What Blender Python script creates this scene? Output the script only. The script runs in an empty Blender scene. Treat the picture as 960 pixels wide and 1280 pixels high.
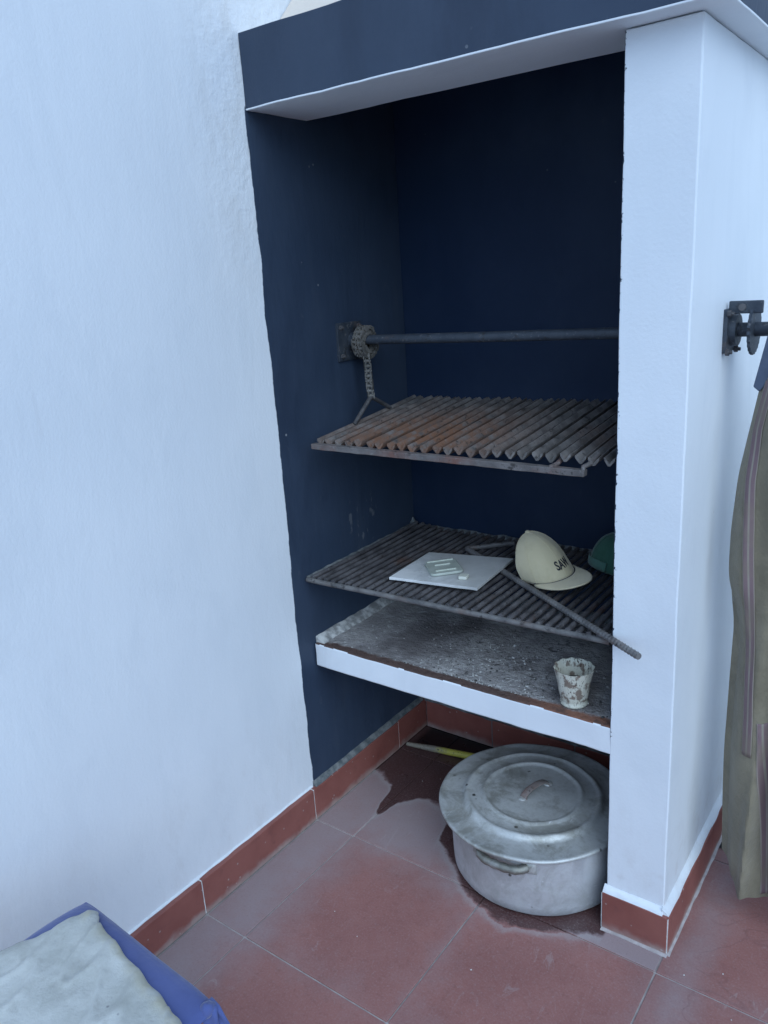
import bpy, bmesh, math, random
from mathutils import Vector, Matrix, noise
rnd = random.Random(7)
SC = bpy.context.scene
COL = SC.collection
R = math.radians

# ------------------------------------------------------------------ camera
cam = bpy.data.cameras.new("camera")
cam_o = bpy.data.objects.new("camera", cam); COL.objects.link(cam_o)
right = Vector((0.8068575, 0.5875523, -0.0613451)); fwd = Vector((-0.5786579, 0.7651745, -0.2822464)); up = Vector((-0.1188948, 0.2632304, 0.9573786))
M = Matrix((right, up, -fwd)).transposed().to_4x4()
M.translation = Vector((1.33207, -1.41412, 1.41744))
cam_o.matrix_world = M
cam.sensor_fit = 'VERTICAL'; cam.sensor_height = 36.0
cam.lens = 994.85 * 36.0 / 1280.0
cam.clip_start = 0.02; cam.clip_end = 500
SC.camera = cam_o

# ------------------------------------------------------------------ sky, sun, exposure
SUN_EL, SUN_AZ = 40.0, 130.0        # azimuth in degrees, from +y towards +x
world = bpy.data.worlds.new("World"); SC.world = world; world.use_nodes = True
wn = world.node_tree; wn.nodes.clear()
sky = wn.nodes.new("ShaderNodeTexSky"); sky.sky_type = 'NISHITA'; sky.sun_disc = False
sky.sun_elevation = R(SUN_EL); sky.sun_rotation = R(SUN_AZ)
sky.air_density = 1.0; sky.dust_density = 0.6; sky.ozone_density = 10.0
bg = wn.nodes.new("ShaderNodeBackground"); bg.inputs[1].default_value = 0.12
wo = wn.nodes.new("ShaderNodeOutputWorld")
wn.links.new(sky.outputs[0], bg.inputs[0]); wn.links.new(bg.outputs[0], wo.inputs[0])
sun = bpy.data.lights.new("sun", 'SUN'); sun.energy = 1.5; sun.angle = R(60); sun.color = (0.77, 0.92, 1.0)
sun_o = bpy.data.objects.new("sun", sun); COL.objects.link(sun_o)
sd = Vector((math.sin(R(SUN_AZ)) * math.cos(R(SUN_EL)), math.cos(R(SUN_AZ)) * math.cos(R(SUN_EL)), math.sin(R(SUN_EL))))
sun_o.rotation_euler = sd.to_track_quat('Z', 'Y').to_euler(); sun_o.location = (3, 1, 6)
SC.view_settings.view_transform = 'Standard'; SC.view_settings.look = 'None'
SC.view_settings.gamma = 1.0; SC.view_settings.exposure = 0.53
SC.render.engine = 'CYCLES'
SC.cycles.use_denoising = True
SC.cycles.max_bounces = 8

# ------------------------------------------------------------------ dimensions (metres)
W, P, S, H = 0.8103, 0.1251, 0.0155, 0.0938      # niche width, pillar width, skirting thickness and height
XR = W + P
D = 0.4973
ZL, ZT, FP = 1.7784, 1.9255, -0.0542             # mantel underside, top, front plane
ZS, ZB = 0.4983, 0.434                            # hearth shelf top, bottom
G1, RA, TS = 0.1427, -0.4687, 0.40                # tile grid

# ------------------------------------------------------------------ material helper
class NT:
    def __init__(s, name):
        s.m = bpy.data.materials.new(name); s.m.use_nodes = True
        s.t = s.m.node_tree; s.t.nodes.clear()
        s.out = s.n("ShaderNodeOutputMaterial"); s.b = s.n("ShaderNodeBsdfPrincipled")
        s.t.links.new(s.b.outputs[0], s.out.inputs[0])
        s.geo = s.n("ShaderNodeNewGeometry"); s.tc = s.n("ShaderNodeTexCoord")
        s.pos = s.geo.outputs['Position']
    def n(s, k): return s.t.nodes.new(k)
    def put(s, sock, v):
        if v is None: return
        if hasattr(v, 'is_output'): s.t.links.new(v, sock)
        else:
            if isinstance(v, (tuple, list)) and len(v) == 3 and len(sock.default_value) == 4: v = (*v, 1)
            sock.default_value = v
    def set(s, **k):
        names = dict(col='Base Color', rough='Roughness', metal='Metallic', normal='Normal', spec='Specular IOR Level', trans='Transmission Weight', ior='IOR', sheen='Sheen Weight', coat='Coat Weight', sss='Subsurface Weight')
        for a, v in k.items(): s.put(s.b.inputs[names[a]], v)
        return s
    def noise(s, scale=5, detail=4, rough=.55, vec=None, stretch=None, dist=0, off=None):
        x = s.n("ShaderNodeTexNoise"); x.inputs['Scale'].default_value = scale; x.inputs['Detail'].default_value = detail
        x.inputs['Roughness'].default_value = rough; x.inputs['Distortion'].default_value = dist
        v = vec or s.pos
        if stretch or off:
            mp = s.n("ShaderNodeMapping"); s.put(mp.inputs[0], v)
            if stretch: mp.inputs['Scale'].default_value = stretch
            if off: mp.inputs['Location'].default_value = off
            v = mp.outputs[0]
        s.put(x.inputs['Vector'], v); return x.outputs['Fac']
    def voro(s, scale, feature='F1', vec=None, rand=1.0, out='Distance'):
        x = s.n("ShaderNodeTexVoronoi"); x.feature = feature; x.inputs['Scale'].default_value = scale
        x.inputs['Randomness'].default_value = rand
        s.put(x.inputs['Vector'], vec or s.pos); return x.outputs[out]
    def ramp(s, fac, lo, hi, a=0.0, b=1.0):
        x = s.n("ShaderNodeMapRange"); x.interpolation_type = 'SMOOTHSTEP'
        s.put(x.inputs[0], fac); x.inputs[1].default_value = lo; x.inputs[2].default_value = hi
        x.inputs[3].default_value = a; x.inputs[4].default_value = b; return x.outputs[0]
    def math(s, op, a, b=0.0):
        x = s.n("ShaderNodeMath"); x.operation = op; s.put(x.inputs[0], a); s.put(x.inputs[1], b); return x.outputs[0]
    def mix(s, fac, a, b):
        x = s.n("ShaderNodeMix"); x.data_type = 'RGBA'; s.put(x.inputs[0], fac); s.put(x.inputs[6], a); s.put(x.inputs[7], b); return x.outputs[2]
    def xyz(s, v=None):
        x = s.n("ShaderNodeSeparateXYZ"); s.put(x.inputs[0], v or s.pos); return x.outputs
    def bump(s, h, strength=.3, dist=.002, prev=None):
        x = s.n("ShaderNodeBump"); x.inputs['Strength'].default_value = strength; x.inputs['Distance'].default_value = dist
        s.put(x.inputs['Height'], h)
        if prev: s.put(x.inputs['Normal'], prev)
        return x.outputs[0]

def white_paint_nodes(k):
    big = k.noise(2.2, 3); streak = k.noise(9, 4, stretch=(1, 1, .25)); fine = k.noise(160, 3)
    c = k.mix(k.ramp(big, .3, .7), (.69, .73, .765), (.735, .77, .80))
    c = k.mix(k.math('MULTIPLY', k.ramp(streak, .5, .8), .35), c, (.65, .69, .73))
    scuff = k.math('MULTIPLY', k.ramp(k.voro(7), .035, .015), k.ramp(k.noise(3, 2, off=(4, 1, 2)), .5, .6))
    c = k.mix(k.math('MULTIPLY', scuff, .35), c, (.42, .42, .44))
    drip = k.math('MULTIPLY', k.ramp(k.noise(30, 3, stretch=(1, 1, .06)), .64, .72), k.ramp(k.noise(2.5, 2, off=(1, 7, 3)), .52, .62))
    c = k.mix(k.math('MULTIPLY', drip, .22), c, (.55, .56, .58))
    n = k.bump(k.noise(6, 5, stretch=(1, 1, .4)), .25, .007)
    n = k.bump(fine, .30, .0014, n)
    pit = k.math('MULTIPLY', k.ramp(k.math('ADD', k.voro(15), k.math('MULTIPLY', k.noise(90, 3), .05)), .075, .045), k.ramp(k.noise(2.7, 3, off=(9, 2, 4)), .47, .56))
    n = k.bump(pit, -.5, .003, n)
    trow = k.noise(3.2, 6, .62, stretch=(1, 1.6, .7), dist=1.4, off=(4, 4, 4))
    n = k.bump(k.ramp(trow, .40, .60), .06, .003, n)
    c = k.mix(k.math('MULTIPLY', k.ramp(trow, .50, .62), .22), c, (.62, .665, .705))
    x_ = k.xyz()
    low = k.math('MULTIPLY', k.ramp(x_[2], .55, .10), k.ramp(k.noise(13, 7, .7, stretch=(1, 1, .45)), .50, .70))
    c = k.mix(k.math('MULTIPLY', low, .22), c, (.50, .485, .48))
    n = k.bump(k.noise(38, 4, stretch=(1, 1, .35)), .22, .0025, n)
    return c, n

def navy_nodes(k):
    c = k.mix(k.ramp(k.noise(3.5, 4), .3, .7), (.027, .044, .076), (.036, .055, .090))
    c = k.mix(k.math('MULTIPLY', k.ramp(k.noise(14, 5, stretch=(1, 1, .15)), .55, .75), .35), c, (.05, .068, .098))
    sm = k.ramp(k.noise(5.5, 6, .65, stretch=(1, 1, .35), off=(7, 3, 1)), .45, .70)
    c = k.mix(k.math('MULTIPLY', sm, .45), c, (.014, .024, .046))
    wp = k.ramp(k.noise(19, 6, .7, dist=1.5, stretch=(1, 1, .5), off=(2, 9, 5)), .62, .72)
    c = k.mix(k.math('MULTIPLY', wp, .30), c, (.085, .10, .125))
    n = k.bump(k.noise(24, 4, stretch=(1, 1, .4)), .45, .004)
    n = k.bump(k.noise(140, 3), .2, .001, n)
    chips = k.math('MULTIPLY', k.ramp(k.voro(26), .10, .05), k.ramp(k.noise(4, 3, off=(2, 5, 1)), .60, .66))
    c = k.mix(k.math('MULTIPLY', chips, .6), c, (.35, .37, .38))
    return c, n

def mat_white():
    k = NT("white_paint"); c, n = white_paint_nodes(k)
    x = k.xyz()
    grime = k.math('MULTIPLY', k.ramp(k.noise(26, 5), .5, .7), k.ramp(x[2], .32, .12))
    c = k.mix(k.math('MULTIPLY', grime, .25), c, (.48, .44, .42))
    return k.set(col=c, normal=n, rough=.55, spec=.35).m

def mat_pillar():
    k = NT("white_pillar_paint"); c, n = white_paint_nodes(k); x = k.xyz()
    grime = k.math('MULTIPLY', k.ramp(k.noise(26, 5), .5, .7), k.ramp(x[2], .32, .12))
    c = k.mix(k.math('MULTIPLY', grime, .25), c, (.48, .44, .42))
    e = k.math('ADD', k.math('SUBTRACT', x[0], W), k.math('MULTIPLY', k.math('SUBTRACT', .585, k.noise(70, 5, .7, stretch=(1, 1, .6))), .040))
    e = k.math('MULTIPLY', k.ramp(e, .0045, .003), k.ramp(x[2], .43, .50))
    c = k.mix(e, c, (.03, .04, .06))
    return k.set(col=c, normal=n, rough=.55, spec=.35).m

def mat_left_wall():
    k = NT("white_wall_with_navy_panel"); c, n = white_paint_nodes(k); c2, n2 = navy_nodes(k)
    x = k.xyz()
    wob = k.math('MULTIPLY', k.math('SUBTRACT', k.noise(9, 5), .5), .022)
    e1 = k.ramp(k.math('ADD', x[1], wob), FP - .0012, FP + .0012)
    e2 = k.math('MAXIMUM', k.ramp(x[2], ZL + .012, ZL + .004), k.math('MULTIPLY', k.ramp(x[1], .06, .07), k.ramp(x[2], ZT + .02, ZT + .01)))
    m = k.math('MULTIPLY', e1, e2)
    # rough, patched plaster next to the mantel corner
    near = k.math('MULTIPLY', k.ramp(x[1], -.30, -.06), k.ramp(x[2], 1.25, 1.7))
    nn = k.bump(k.math('MULTIPLY', k.noise(45, 6), near), .45, .007, n)
    c = k.mix(k.math('MULTIPLY', k.math('MULTIPLY', near, k.ramp(k.noise(20, 5, stretch=(1, 1, .5)), .45, .62)), .4), c, (.62, .63, .63))
    # pale scrapes where the grills rub the wall
    s1 = k.math('MULTIPLY', k.ramp(k.noise(60, 4, stretch=(1, 1, .35)), .60, .66), k.math('MULTIPLY', k.ramp(x[1], .16, .20), k.ramp(x[1], .34, .29)))
    s1 = k.math('MULTIPLY', s1, k.math('MULTIPLY', k.ramp(x[2], .66, .72), k.ramp(x[2], .86, .80)))
    c2 = k.mix(k.math('MULTIPLY', s1, .16), c2, (.5, .5, .47))
    mm = k.n("ShaderNodeMix"); mm.data_type = 'VECTOR'; k.put(mm.inputs[0], m); k.put(mm.inputs[4], nn); k.put(mm.inputs[5], n2)
    col = k.mix(m, c, c2)
    return k.set(col=col, normal=mm.outputs[1], rough=.55, spec=.35).m

def mat_navy():
    k = NT("navy_paint"); c, n = navy_nodes(k); return k.set(col=c, normal=n, rough=.5, spec=.4).m

def mat_dark_navy():
    k = NT("dark_navy_paint"); c, n = navy_nodes(k)
    c = k.mix(k.ramp(k.noise(3, 5), .2, .6, .55, .85), c, (.004, .014, .040))  # navy mixed unevenly towards a darker, bluer tone for the niche back
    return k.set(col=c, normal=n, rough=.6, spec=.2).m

def mat_cream():
    k = NT("cream_plaster"); c = k.mix(k.noise(6, 4), (.62, .55, .47), (.70, .62, .54))
    return k.set(col=c, normal=k.bump(k.noise(50, 4), .4, .003), rough=.7).m

def mat_mortar(name, a, b):
    k = NT(name); c = k.mix(k.ramp(k.noise(40, 5), .35, .65), a, b)
    return k.set(col=c, normal=k.bump(k.noise(120, 5), .6, .003), rough=.9, spec=.2).m

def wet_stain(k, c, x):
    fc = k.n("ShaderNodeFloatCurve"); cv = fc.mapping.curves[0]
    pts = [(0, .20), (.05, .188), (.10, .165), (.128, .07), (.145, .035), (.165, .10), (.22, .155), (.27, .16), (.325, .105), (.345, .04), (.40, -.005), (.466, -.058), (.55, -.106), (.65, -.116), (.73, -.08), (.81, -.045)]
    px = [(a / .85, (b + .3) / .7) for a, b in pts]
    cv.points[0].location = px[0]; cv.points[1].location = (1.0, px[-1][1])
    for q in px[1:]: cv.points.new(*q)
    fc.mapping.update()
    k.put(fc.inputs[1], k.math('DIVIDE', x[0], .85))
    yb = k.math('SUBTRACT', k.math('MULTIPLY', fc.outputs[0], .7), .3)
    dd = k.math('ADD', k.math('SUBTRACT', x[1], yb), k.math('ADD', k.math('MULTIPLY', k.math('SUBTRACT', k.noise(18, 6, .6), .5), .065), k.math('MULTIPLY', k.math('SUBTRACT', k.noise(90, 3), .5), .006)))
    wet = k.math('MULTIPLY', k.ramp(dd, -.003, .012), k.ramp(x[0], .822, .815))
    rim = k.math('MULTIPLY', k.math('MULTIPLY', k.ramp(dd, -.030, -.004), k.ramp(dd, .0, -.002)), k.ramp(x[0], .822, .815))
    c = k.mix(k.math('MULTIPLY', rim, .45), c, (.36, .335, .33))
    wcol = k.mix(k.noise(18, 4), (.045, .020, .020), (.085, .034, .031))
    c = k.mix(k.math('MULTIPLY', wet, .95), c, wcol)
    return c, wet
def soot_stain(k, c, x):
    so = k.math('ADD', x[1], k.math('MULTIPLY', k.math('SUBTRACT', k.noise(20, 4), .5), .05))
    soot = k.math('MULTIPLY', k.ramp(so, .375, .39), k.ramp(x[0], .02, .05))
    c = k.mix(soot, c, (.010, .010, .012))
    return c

def mat_floor_tile():
    k = NT("terracotta_floor_tile"); x = k.xyz()
    base = k.mix(k.ramp(k.noise(5, 4), .3, .7), (.265, .112, .098), (.315, .140, .122))
    base = k.mix(k.math('MULTIPLY', k.ramp(k.noise(60, 5), .5, .8), .35), base, (.16, .06, .05))
    # grey lime dust, thicker along the wall and under the barbecue
    z1 = k.ramp(x[0], .30, .05)
    z2 = k.math('MULTIPLY', k.ramp(x[1], -.22, .05), k.ramp(x[0], .80, .45))
    z3 = k.math('MULTIPLY', k.ramp(k.math('ABSOLUTE', k.math('SUBTRACT', x[0], 1.0)), .085, .0), .6)
    z4 = k.math('MULTIPLY', k.math('MULTIPLY', k.ramp(x[1], -.068, -.064), k.ramp(x[1], .01, -.01)), k.math('MULTIPLY', k.ramp(x[0], .70, .74), k.ramp(x[0], .95, .94)))
    zone = k.math('MAXIMUM', k.math('MAXIMUM', z1, z2), k.math('MAXIMUM', z3, k.math('MULTIPLY', z4, 1.3)))
    d = k.math('ADD', k.math('MULTIPLY', zone, .62), k.math('ADD', k.math('MULTIPLY', k.noise(6, 8, .72), .75), k.math('MULTIPLY', k.noise(38, 8, .78, dist=.8), .30)))
    dust = k.math('MULTIPLY', k.ramp(d, .50, 1.25), .90)
        # pale haze near the joints of each tile
    def edge(c, o):
        f = k.math('FRACT', k.math('DIVIDE', k.math('SUBTRACT', c, o - 8.0), TS))
        return k.math('ABSOLUTE', k.math('SUBTRACT', f, .5))
    ed = k.math('MAXIMUM', edge(x[0], G1), edge(x[1], RA))
    ed = k.ramp(k.math('ADD', ed, k.math('MULTIPLY', k.math('SUBTRACT', k.noise(9, 8, .72), .5), .75)), .30, .66)
    dust = k.math('MAXIMUM', dust, k.math('MULTIPLY', ed, .34))
    c = k.mix(dust, base, (.315, .255, .26))
    scr = k.ramp(k.noise(55, 5, dist=1.5, stretch=(1, .5, 1)), .66, .74)
    c = k.mix(k.math('MULTIPLY', scr, .22), c, (.42, .36, .34))
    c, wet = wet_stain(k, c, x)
    grain = k.noise(210, 6, .8)
    c = k.mix(k.math('MULTIPLY', k.ramp(grain, .48, .70), .34), c, (.36, .31, .30))
    c = k.mix(k.math('MULTIPLY', k.ramp(grain, .46, .28), .40), c, (.085, .040, .038))
    scf = k.math('MULTIPLY', k.ramp(k.noise(17, 8, .75, dist=2.2, stretch=(1, .45, 1), off=(2, 4, 0)), .57, .66), k.ramp(k.noise(3.3, 3, off=(6, 1, 0)), .45, .6))
    c = k.mix(k.math('MULTIPLY', k.math('MULTIPLY', scf, k.math('SUBTRACT', 1.0, wet)), .38), c, (.40, .34, .33))
    # damp arc-shaped stains on the right-hand tiles
    arc = k.ramp(k.math('ABSOLUTE', k.math('SUBTRACT', k.noise(4.2, 3, dist=.6, off=(3, 2, 0)), .52)), .012, .0)
    arc = k.math('MULTIPLY', arc, k.ramp(x[0], .98, 1.03))
    c = k.mix(k.math('MULTIPLY', arc, .22), c, (.13, .06, .06))
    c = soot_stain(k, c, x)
    rough = k.math('SUBTRACT', .62, k.math('MULTIPLY', wet, k.math('MULTIPLY', k.noise(14, 4), .55)))
    n = k.bump(k.noise(9, 4), .25, .004); n = k.bump(k.noise(120, 4), .25, .001, n)
    return k.set(col=c, normal=n, rough=rough, spec=.4).m

def mat_skirting():
    k = NT("red_clay_skirting")
    c = k.mix(k.ramp(k.noise(9, 5), .3, .7), (.215, .070, .056), (.265, .095, .076))
    c = k.mix(k.math('MULTIPLY', k.ramp(k.noise(40, 5), .55, .75), .4), c, (.15, .055, .048))
    x = k.xyz()
    du = k.math('MULTIPLY', k.ramp(k.math('ADD', x[2], k.math('MULTIPLY', k.noise(25, 4), .04)), .045, .018), .7)
    c = k.mix(du, c, (.38, .32, .29))
    c = k.mix(k.math('MULTIPLY', k.ramp(k.voro(38), .12, .06), .5), c, (.45, .42, .4))
    return k.set(col=c, normal=k.bump(k.noise(80, 4), .3, .0015), rough=.5).m

def mat_hearth():
    k = NT("sooty_cement_hearth"); x = k.xyz()
    ce = k.mix(k.ramp(k.noise(11, 6, .65), .35, .7), (.30, .285, .28), (.52, .50, .485))
    ce = k.mix(k.ramp(k.noise(34, 5, dist=1.2), .58, .72), ce, (.55, .54, .53))
    ce = k.mix(k.ramp(k.noise(4.5, 4, off=(1, 3, 0)), .47, .68), ce, (.17, .155, .155))
    ash = k.math('MULTIPLY', k.ramp(k.noise(75, 6, .7), .58, .66), k.math('MULTIPLY', k.ramp(x[0], .28, .42), k.ramp(x[1], .30, .15)))
    ce = k.mix(k.math('MULTIPLY', ash, .5), ce, (.66, .65, .63))
    blot = k.math('MULTIPLY', k.ramp(k.noise(26, 7, .72, dist=1.6, off=(5, 2, 0)), .56, .64), k.ramp(x[0], .20, .40))
    ce = k.mix(k.math('MULTIPLY', blot, .8), ce, (.07, .065, .065))
    fr = k.ramp(k.math('ADD', x[1], k.math('MULTIPLY', k.math('SUBTRACT', k.noise(30, 5), .5), .03)), .036, .024)
    br = k.mix(k.noise(40, 5), (.085, .058, .052), (.15, .095, .080))
    br = k.mix(k.math('MULTIPLY', k.ramp(x[0], .55, .70), k.ramp(k.noise(22, 4), .3, .5)), br, (.26, .125, .085))
    ce = k.mix(fr, ce, br)
    return k.set(col=ce, normal=k.bump(k.noise(60, 6, .7), 1.0, .012), rough=.85, spec=.25).m

def mat_iron(name, a, b, rust, amt=.5, rough=.7, ref=None):
    k = NT(name)
    c = k.mix(k.ramp(k.noise(25, 5), .3, .7), a, b)
    m = k.ramp(k.noise(9, 5, .65), .62 - amt * .25, .72)
    if ref:   # rust gathers where the fire burns
        v = k.n("ShaderNodeVectorMath"); v.operation = 'DISTANCE'; k.put(v.inputs[0], k.pos); v.inputs[1].default_value = ref[0]
        m = k.math('MAXIMUM', k.math('MULTIPLY', m, .35), k.math('MULTIPLY', k.ramp(v.outputs[1], ref[1], ref[1] * .15), k.ramp(k.noise(30, 5), .25, .6)))
    c = k.mix(m, c, rust)
    c = k.mix(k.math('MULTIPLY', k.ramp(k.noise(110, 4), .60, .70), .5), c, (.22, .215, .21))
    gk = k.ramp(k.noise(48, 6, .7, off=(3, 9, 2)), .56, .66)
    c = k.mix(k.math('MULTIPLY', gk, .85), c, (.028, .026, .026))
    return k.set(col=c, rough=rough, metal=.15, spec=.4, normal=k.bump(k.noise(160, 5), .6, .0015)).m

def mat_aluminium(name='dull_aluminium', dirt=.5, base=(.50, .51, .525), rough=.42, metal=.85):
    k = NT(name)
    c = k.mix(k.ramp(k.noise(8, 5), .3, .7), tuple(v * .88 for v in base), base)
    d = k.ramp(k.noise(16, 6, .68, off=(2, 0, 5)), .50, .72)
    c = k.mix(k.math('MULTIPLY', d, dirt), c, (.22, .21, .175))
    f_ = k.ramp(k.noise(55, 7, .75, off=(1, 8, 3)), .46, .70)
    c = k.mix(k.math('MULTIPLY', f_, dirt * .55), c, (.25, .245, .21))
    sp = k.math('MULTIPLY', k.ramp(k.math('ADD', k.voro(24), k.math('MULTIPLY', k.noise(150, 3), .10)), .20, .12), k.ramp(k.noise(10, 3), .46, .54))
    c = k.mix(sp, c, (.05, .048, .045))
    w = k.ramp(k.noise(75, 7, .78), .60, .69)
    c = k.mix(k.math('MULTIPLY', w, .65), c, (.72, .72, .70))
    r = k.math('ADD', rough, k.math('MULTIPLY', k.noise(30, 5), .25))
    me = k.math('SUBTRACT', metal, k.math('MULTIPLY', d, metal * .6))
    gr = k.math('MULTIPLY', k.ramp(k.noise(8, 7, .7, off=(7, 2, 1), dist=.8), .46, .62), .60)
    c = k.mix(k.math('MULTIPLY', gr, dirt * 1.7), c, (.21, .205, .17))
    scr = k.ramp(k.noise(70, 3, stretch=(1, .12, 1), dist=.8), .70, .74)
    c = k.mix(k.math('MULTIPLY', scr, .5), c, (.75, .76, .77))
    n = k.bump(k.noise(7, 4, dist=.6), .45, .010); n = k.bump(k.noise(45, 5), .30, .0018, n); n = k.bump(k.noise(150, 5), .30, .0008, n)
    return k.set(col=c, metal=me, rough=r, normal=n).m

def mat_simple(name, a, b, scale=20, rough=.7, bump=.3, bd=.002, bs=90, **kw):
    k = NT(name); c = k.mix(k.ramp(k.noise(scale, 5), .3, .7), a, b)
    return k.set(col=c, rough=rough, normal=k.bump(k.noise(bs, 4), bump, bd), **kw).m

def mat_cloth(name, a, b, weave=700, rough=.9, sheen=.3):
    k = NT(name); c = k.mix(k.ramp(k.noise(7, 5), .3, .7), a, b)
    c = k.mix(k.math('MULTIPLY', k.ramp(k.noise(35, 5), .5, .75), .25), c, tuple(v * .7 for v in a))
    wv = k.n("ShaderNodeTexWave"); wv.inputs['Scale'].default_value = weave / 6.0; k.put(wv.inputs[0], k.pos); wv.bands_direction = 'Z'
    n = k.bump(k.noise(45, 4), .35, .004); n = k.bump(wv.outputs['Fac'], .12, .0008, n)
    return k.set(col=c, rough=rough, normal=n, sheen=sheen, spec=.2).m

PILLAR = mat_pillar()
def mat_canvas():
    k = NT("offwhite_canvas"); x = k.xyz()
    c = k.mix(k.ramp(k.noise(9, 6, .65), .32, .68), (.36, .37, .34), (.53, .54, .51))
    c = k.mix(k.math('MULTIPLY', k.ramp(k.noise(28, 6, .7, off=(1, 2, 3)), .52, .68), .35), c, (.30, .30, .27))
    ye = k.math('MULTIPLY', k.ramp(k.math('ADD', x[1], k.math('MULTIPLY', x[0], .20)), -.845, -.812), .7)
    c = k.mix(k.math('MULTIPLY', ye, k.ramp(k.noise(30, 5), .35, .6)), c, (.46, .42, .27))
    sp = k.math('MULTIPLY', k.ramp(k.voro(30), .10, .05), k.ramp(k.noise(7, 3), .5, .56))
    c = k.mix(k.math('MULTIPLY', sp, .6), c, (.13, .13, .15))
    n = k.bump(k.noise(30, 6, .7), .5, .006); n = k.bump(k.noise(420, 2), .25, .0008, n)
    return k.set(col=c, rough=.9, normal=n, sheen=.2, spec=.2).m
WHITE, LWALL, NAVY, CREAM = mat_white(), mat_left_wall(), mat_navy(), mat_cream(); DARKNAVY = mat_dark_navy()
GROUT = mat_mortar("tile_grout_bead", (.36, .32, .31), (.46, .42, .41))
def mat_grout():
    k = NT("tile_grout"); c = k.mix(k.ramp(k.noise(30, 5), .35, .65), (.34, .30, .29), (.46, .42, .40)); x = k.xyz()
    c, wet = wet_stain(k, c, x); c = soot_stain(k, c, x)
    return k.set(col=c, rough=.9, spec=.2).m
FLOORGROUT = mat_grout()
PALE_MORTAR = mat_mortar("pale_mortar", (.55, .55, .53), (.72, .72, .70))
GREY_CEMENT = mat_mortar("grey_cement", (.09, .105, .11), (.20, .21, .21))
CRUST = mat_mortar("sooty_mortar_crust", (.22, .22, .215), (.55, .55, .53))
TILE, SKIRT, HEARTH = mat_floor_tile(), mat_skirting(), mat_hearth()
IRON = mat_iron("sooty_iron", (.050, .050, .054), (.115, .112, .115), (.10, .06, .05), .25)
SLATM = mat_iron("greasy_grill_iron", (.095, .090, .087), (.21, .195, .185), (.19, .098, .060), .6, .65, ((.30, .10, 1.06), .36))
BARM = mat_iron("dark_grill_rods", (.060, .058, .062), (.125, .12, .125), (.10, .065, .055), .3, .6)
STEEL = mat_iron("painted_dark_steel", (.032, .042, .058), (.055, .066, .082), (.09, .07, .06), .1, .5)
CHAINM = mat_iron("old_chain_steel", (.085, .082, .075), (.17, .16, .145), (.12, .08, .06), .2, .55)
POTM = mat_aluminium('pot_aluminium', .30, (.62, .635, .65), .46, .55)
LIDM = mat_aluminium('lid_aluminium', .60, (.58, .595, .58), .42, .50)

# ------------------------------------------------------------------ mesh helpers
def obj(name, bm, mat, parent=None, smooth=None, bevel=0, segs=2, mats=None):
    me = bpy.data.meshes.new(name)
    bmesh.ops.recalc_face_normals(bm, faces=bm.faces)
    bm.to_mesh(me); bm.free()
    for m in (mats or [mat]): me.materials.append(m)
    if smooth is not None:
        me.polygons.foreach_set('use_smooth', [True] * len(me.polygons))
        me.set_sharp_from_angle(angle=R(smooth))
    o = bpy.data.objects.new(name, me); COL.objects.link(o)
    if parent:
        o.parent = parent
        o.matrix_parent_inverse = parent_world(parent).inverted()
    if bevel:
        b = o.modifiers.new('bevel', 'BEVEL'); b.width = bevel; b.segments = segs; b.limit_method = 'ANGLE'; b.angle_limit = R(40)
        b.harden_normals = False
    return o
def parent_world(o):
    m = o.matrix_basis.copy()
    if o.parent: m = parent_world(o.parent) @ o.matrix_parent_inverse @ m
    return m
def thing(name, label, cat, loc=(0, 0, 0), group=None):
    o = bpy.data.objects.new(name, None); COL.objects.link(o); o.location = loc; o.empty_display_size = .05
    return tag(o, label, cat, group)
def tag(o, label, cat, group=None):
    o['label'] = label; o['category'] = cat
    if group: o['group'] = group
    return o
def box(bm, lo, hi, mi=0):
    v = [bm.verts.new((x, y, z)) for x in (lo[0], hi[0]) for y in (lo[1], hi[1]) for z in (lo[2], hi[2])]
    for f in ((0, 1, 3, 2), (4, 6, 7, 5), (0, 4, 5, 1), (2, 3, 7, 6), (0, 2, 6, 4), (1, 5, 7, 3)):
        bm.faces.new([v[i] for i in f]).material_index = mi
    return v
def gridbox(lo, hi, res, amp=0.0, freq=9.0, pick=None):
    """a box of small quads, its surface made slightly uneven like hand-laid plaster"""
    bm = bmesh.new(); lo = Vector(lo); hi = Vector(hi)
    n = [max(1, int(round((hi[i] - lo[i]) / res))) for i in range(3)]
    for ax in range(3):
        a, b = [i for i in range(3) if i != ax]
        for side in (0, 1):
            g = {}
            for i in range(n[a] + 1):
                for j in range(n[b] + 1):
                    p = Vector((0, 0, 0)); p[ax] = hi[ax] if side else lo[ax]
                    p[a] = lo[a] + (hi[a] - lo[a]) * i / n[a]; p[b] = lo[b] + (hi[b] - lo[b]) * j / n[b]
                    g[i, j] = bm.verts.new(p)
            nv = Vector((0, 0, 0)); nv[ax] = 1 if side else -1
            for i in range(n[a]):
                for j in range(n[b]):
                    f = bm.faces.new((g[i, j], g[i + 1, j], g[i + 1, j + 1], g[i, j + 1]))
                    if pick: f.material_index = pick(nv, f.calc_center_median())
    bmesh.ops.remove_doubles(bm, verts=bm.verts, dist=1e-5)
    if amp:
        for v in bm.verts:
            v.co += noise.noise_vector(v.co * freq) * amp + noise.noise_vector(v.co * freq * 4.3) * amp * .35
    return bm
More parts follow.
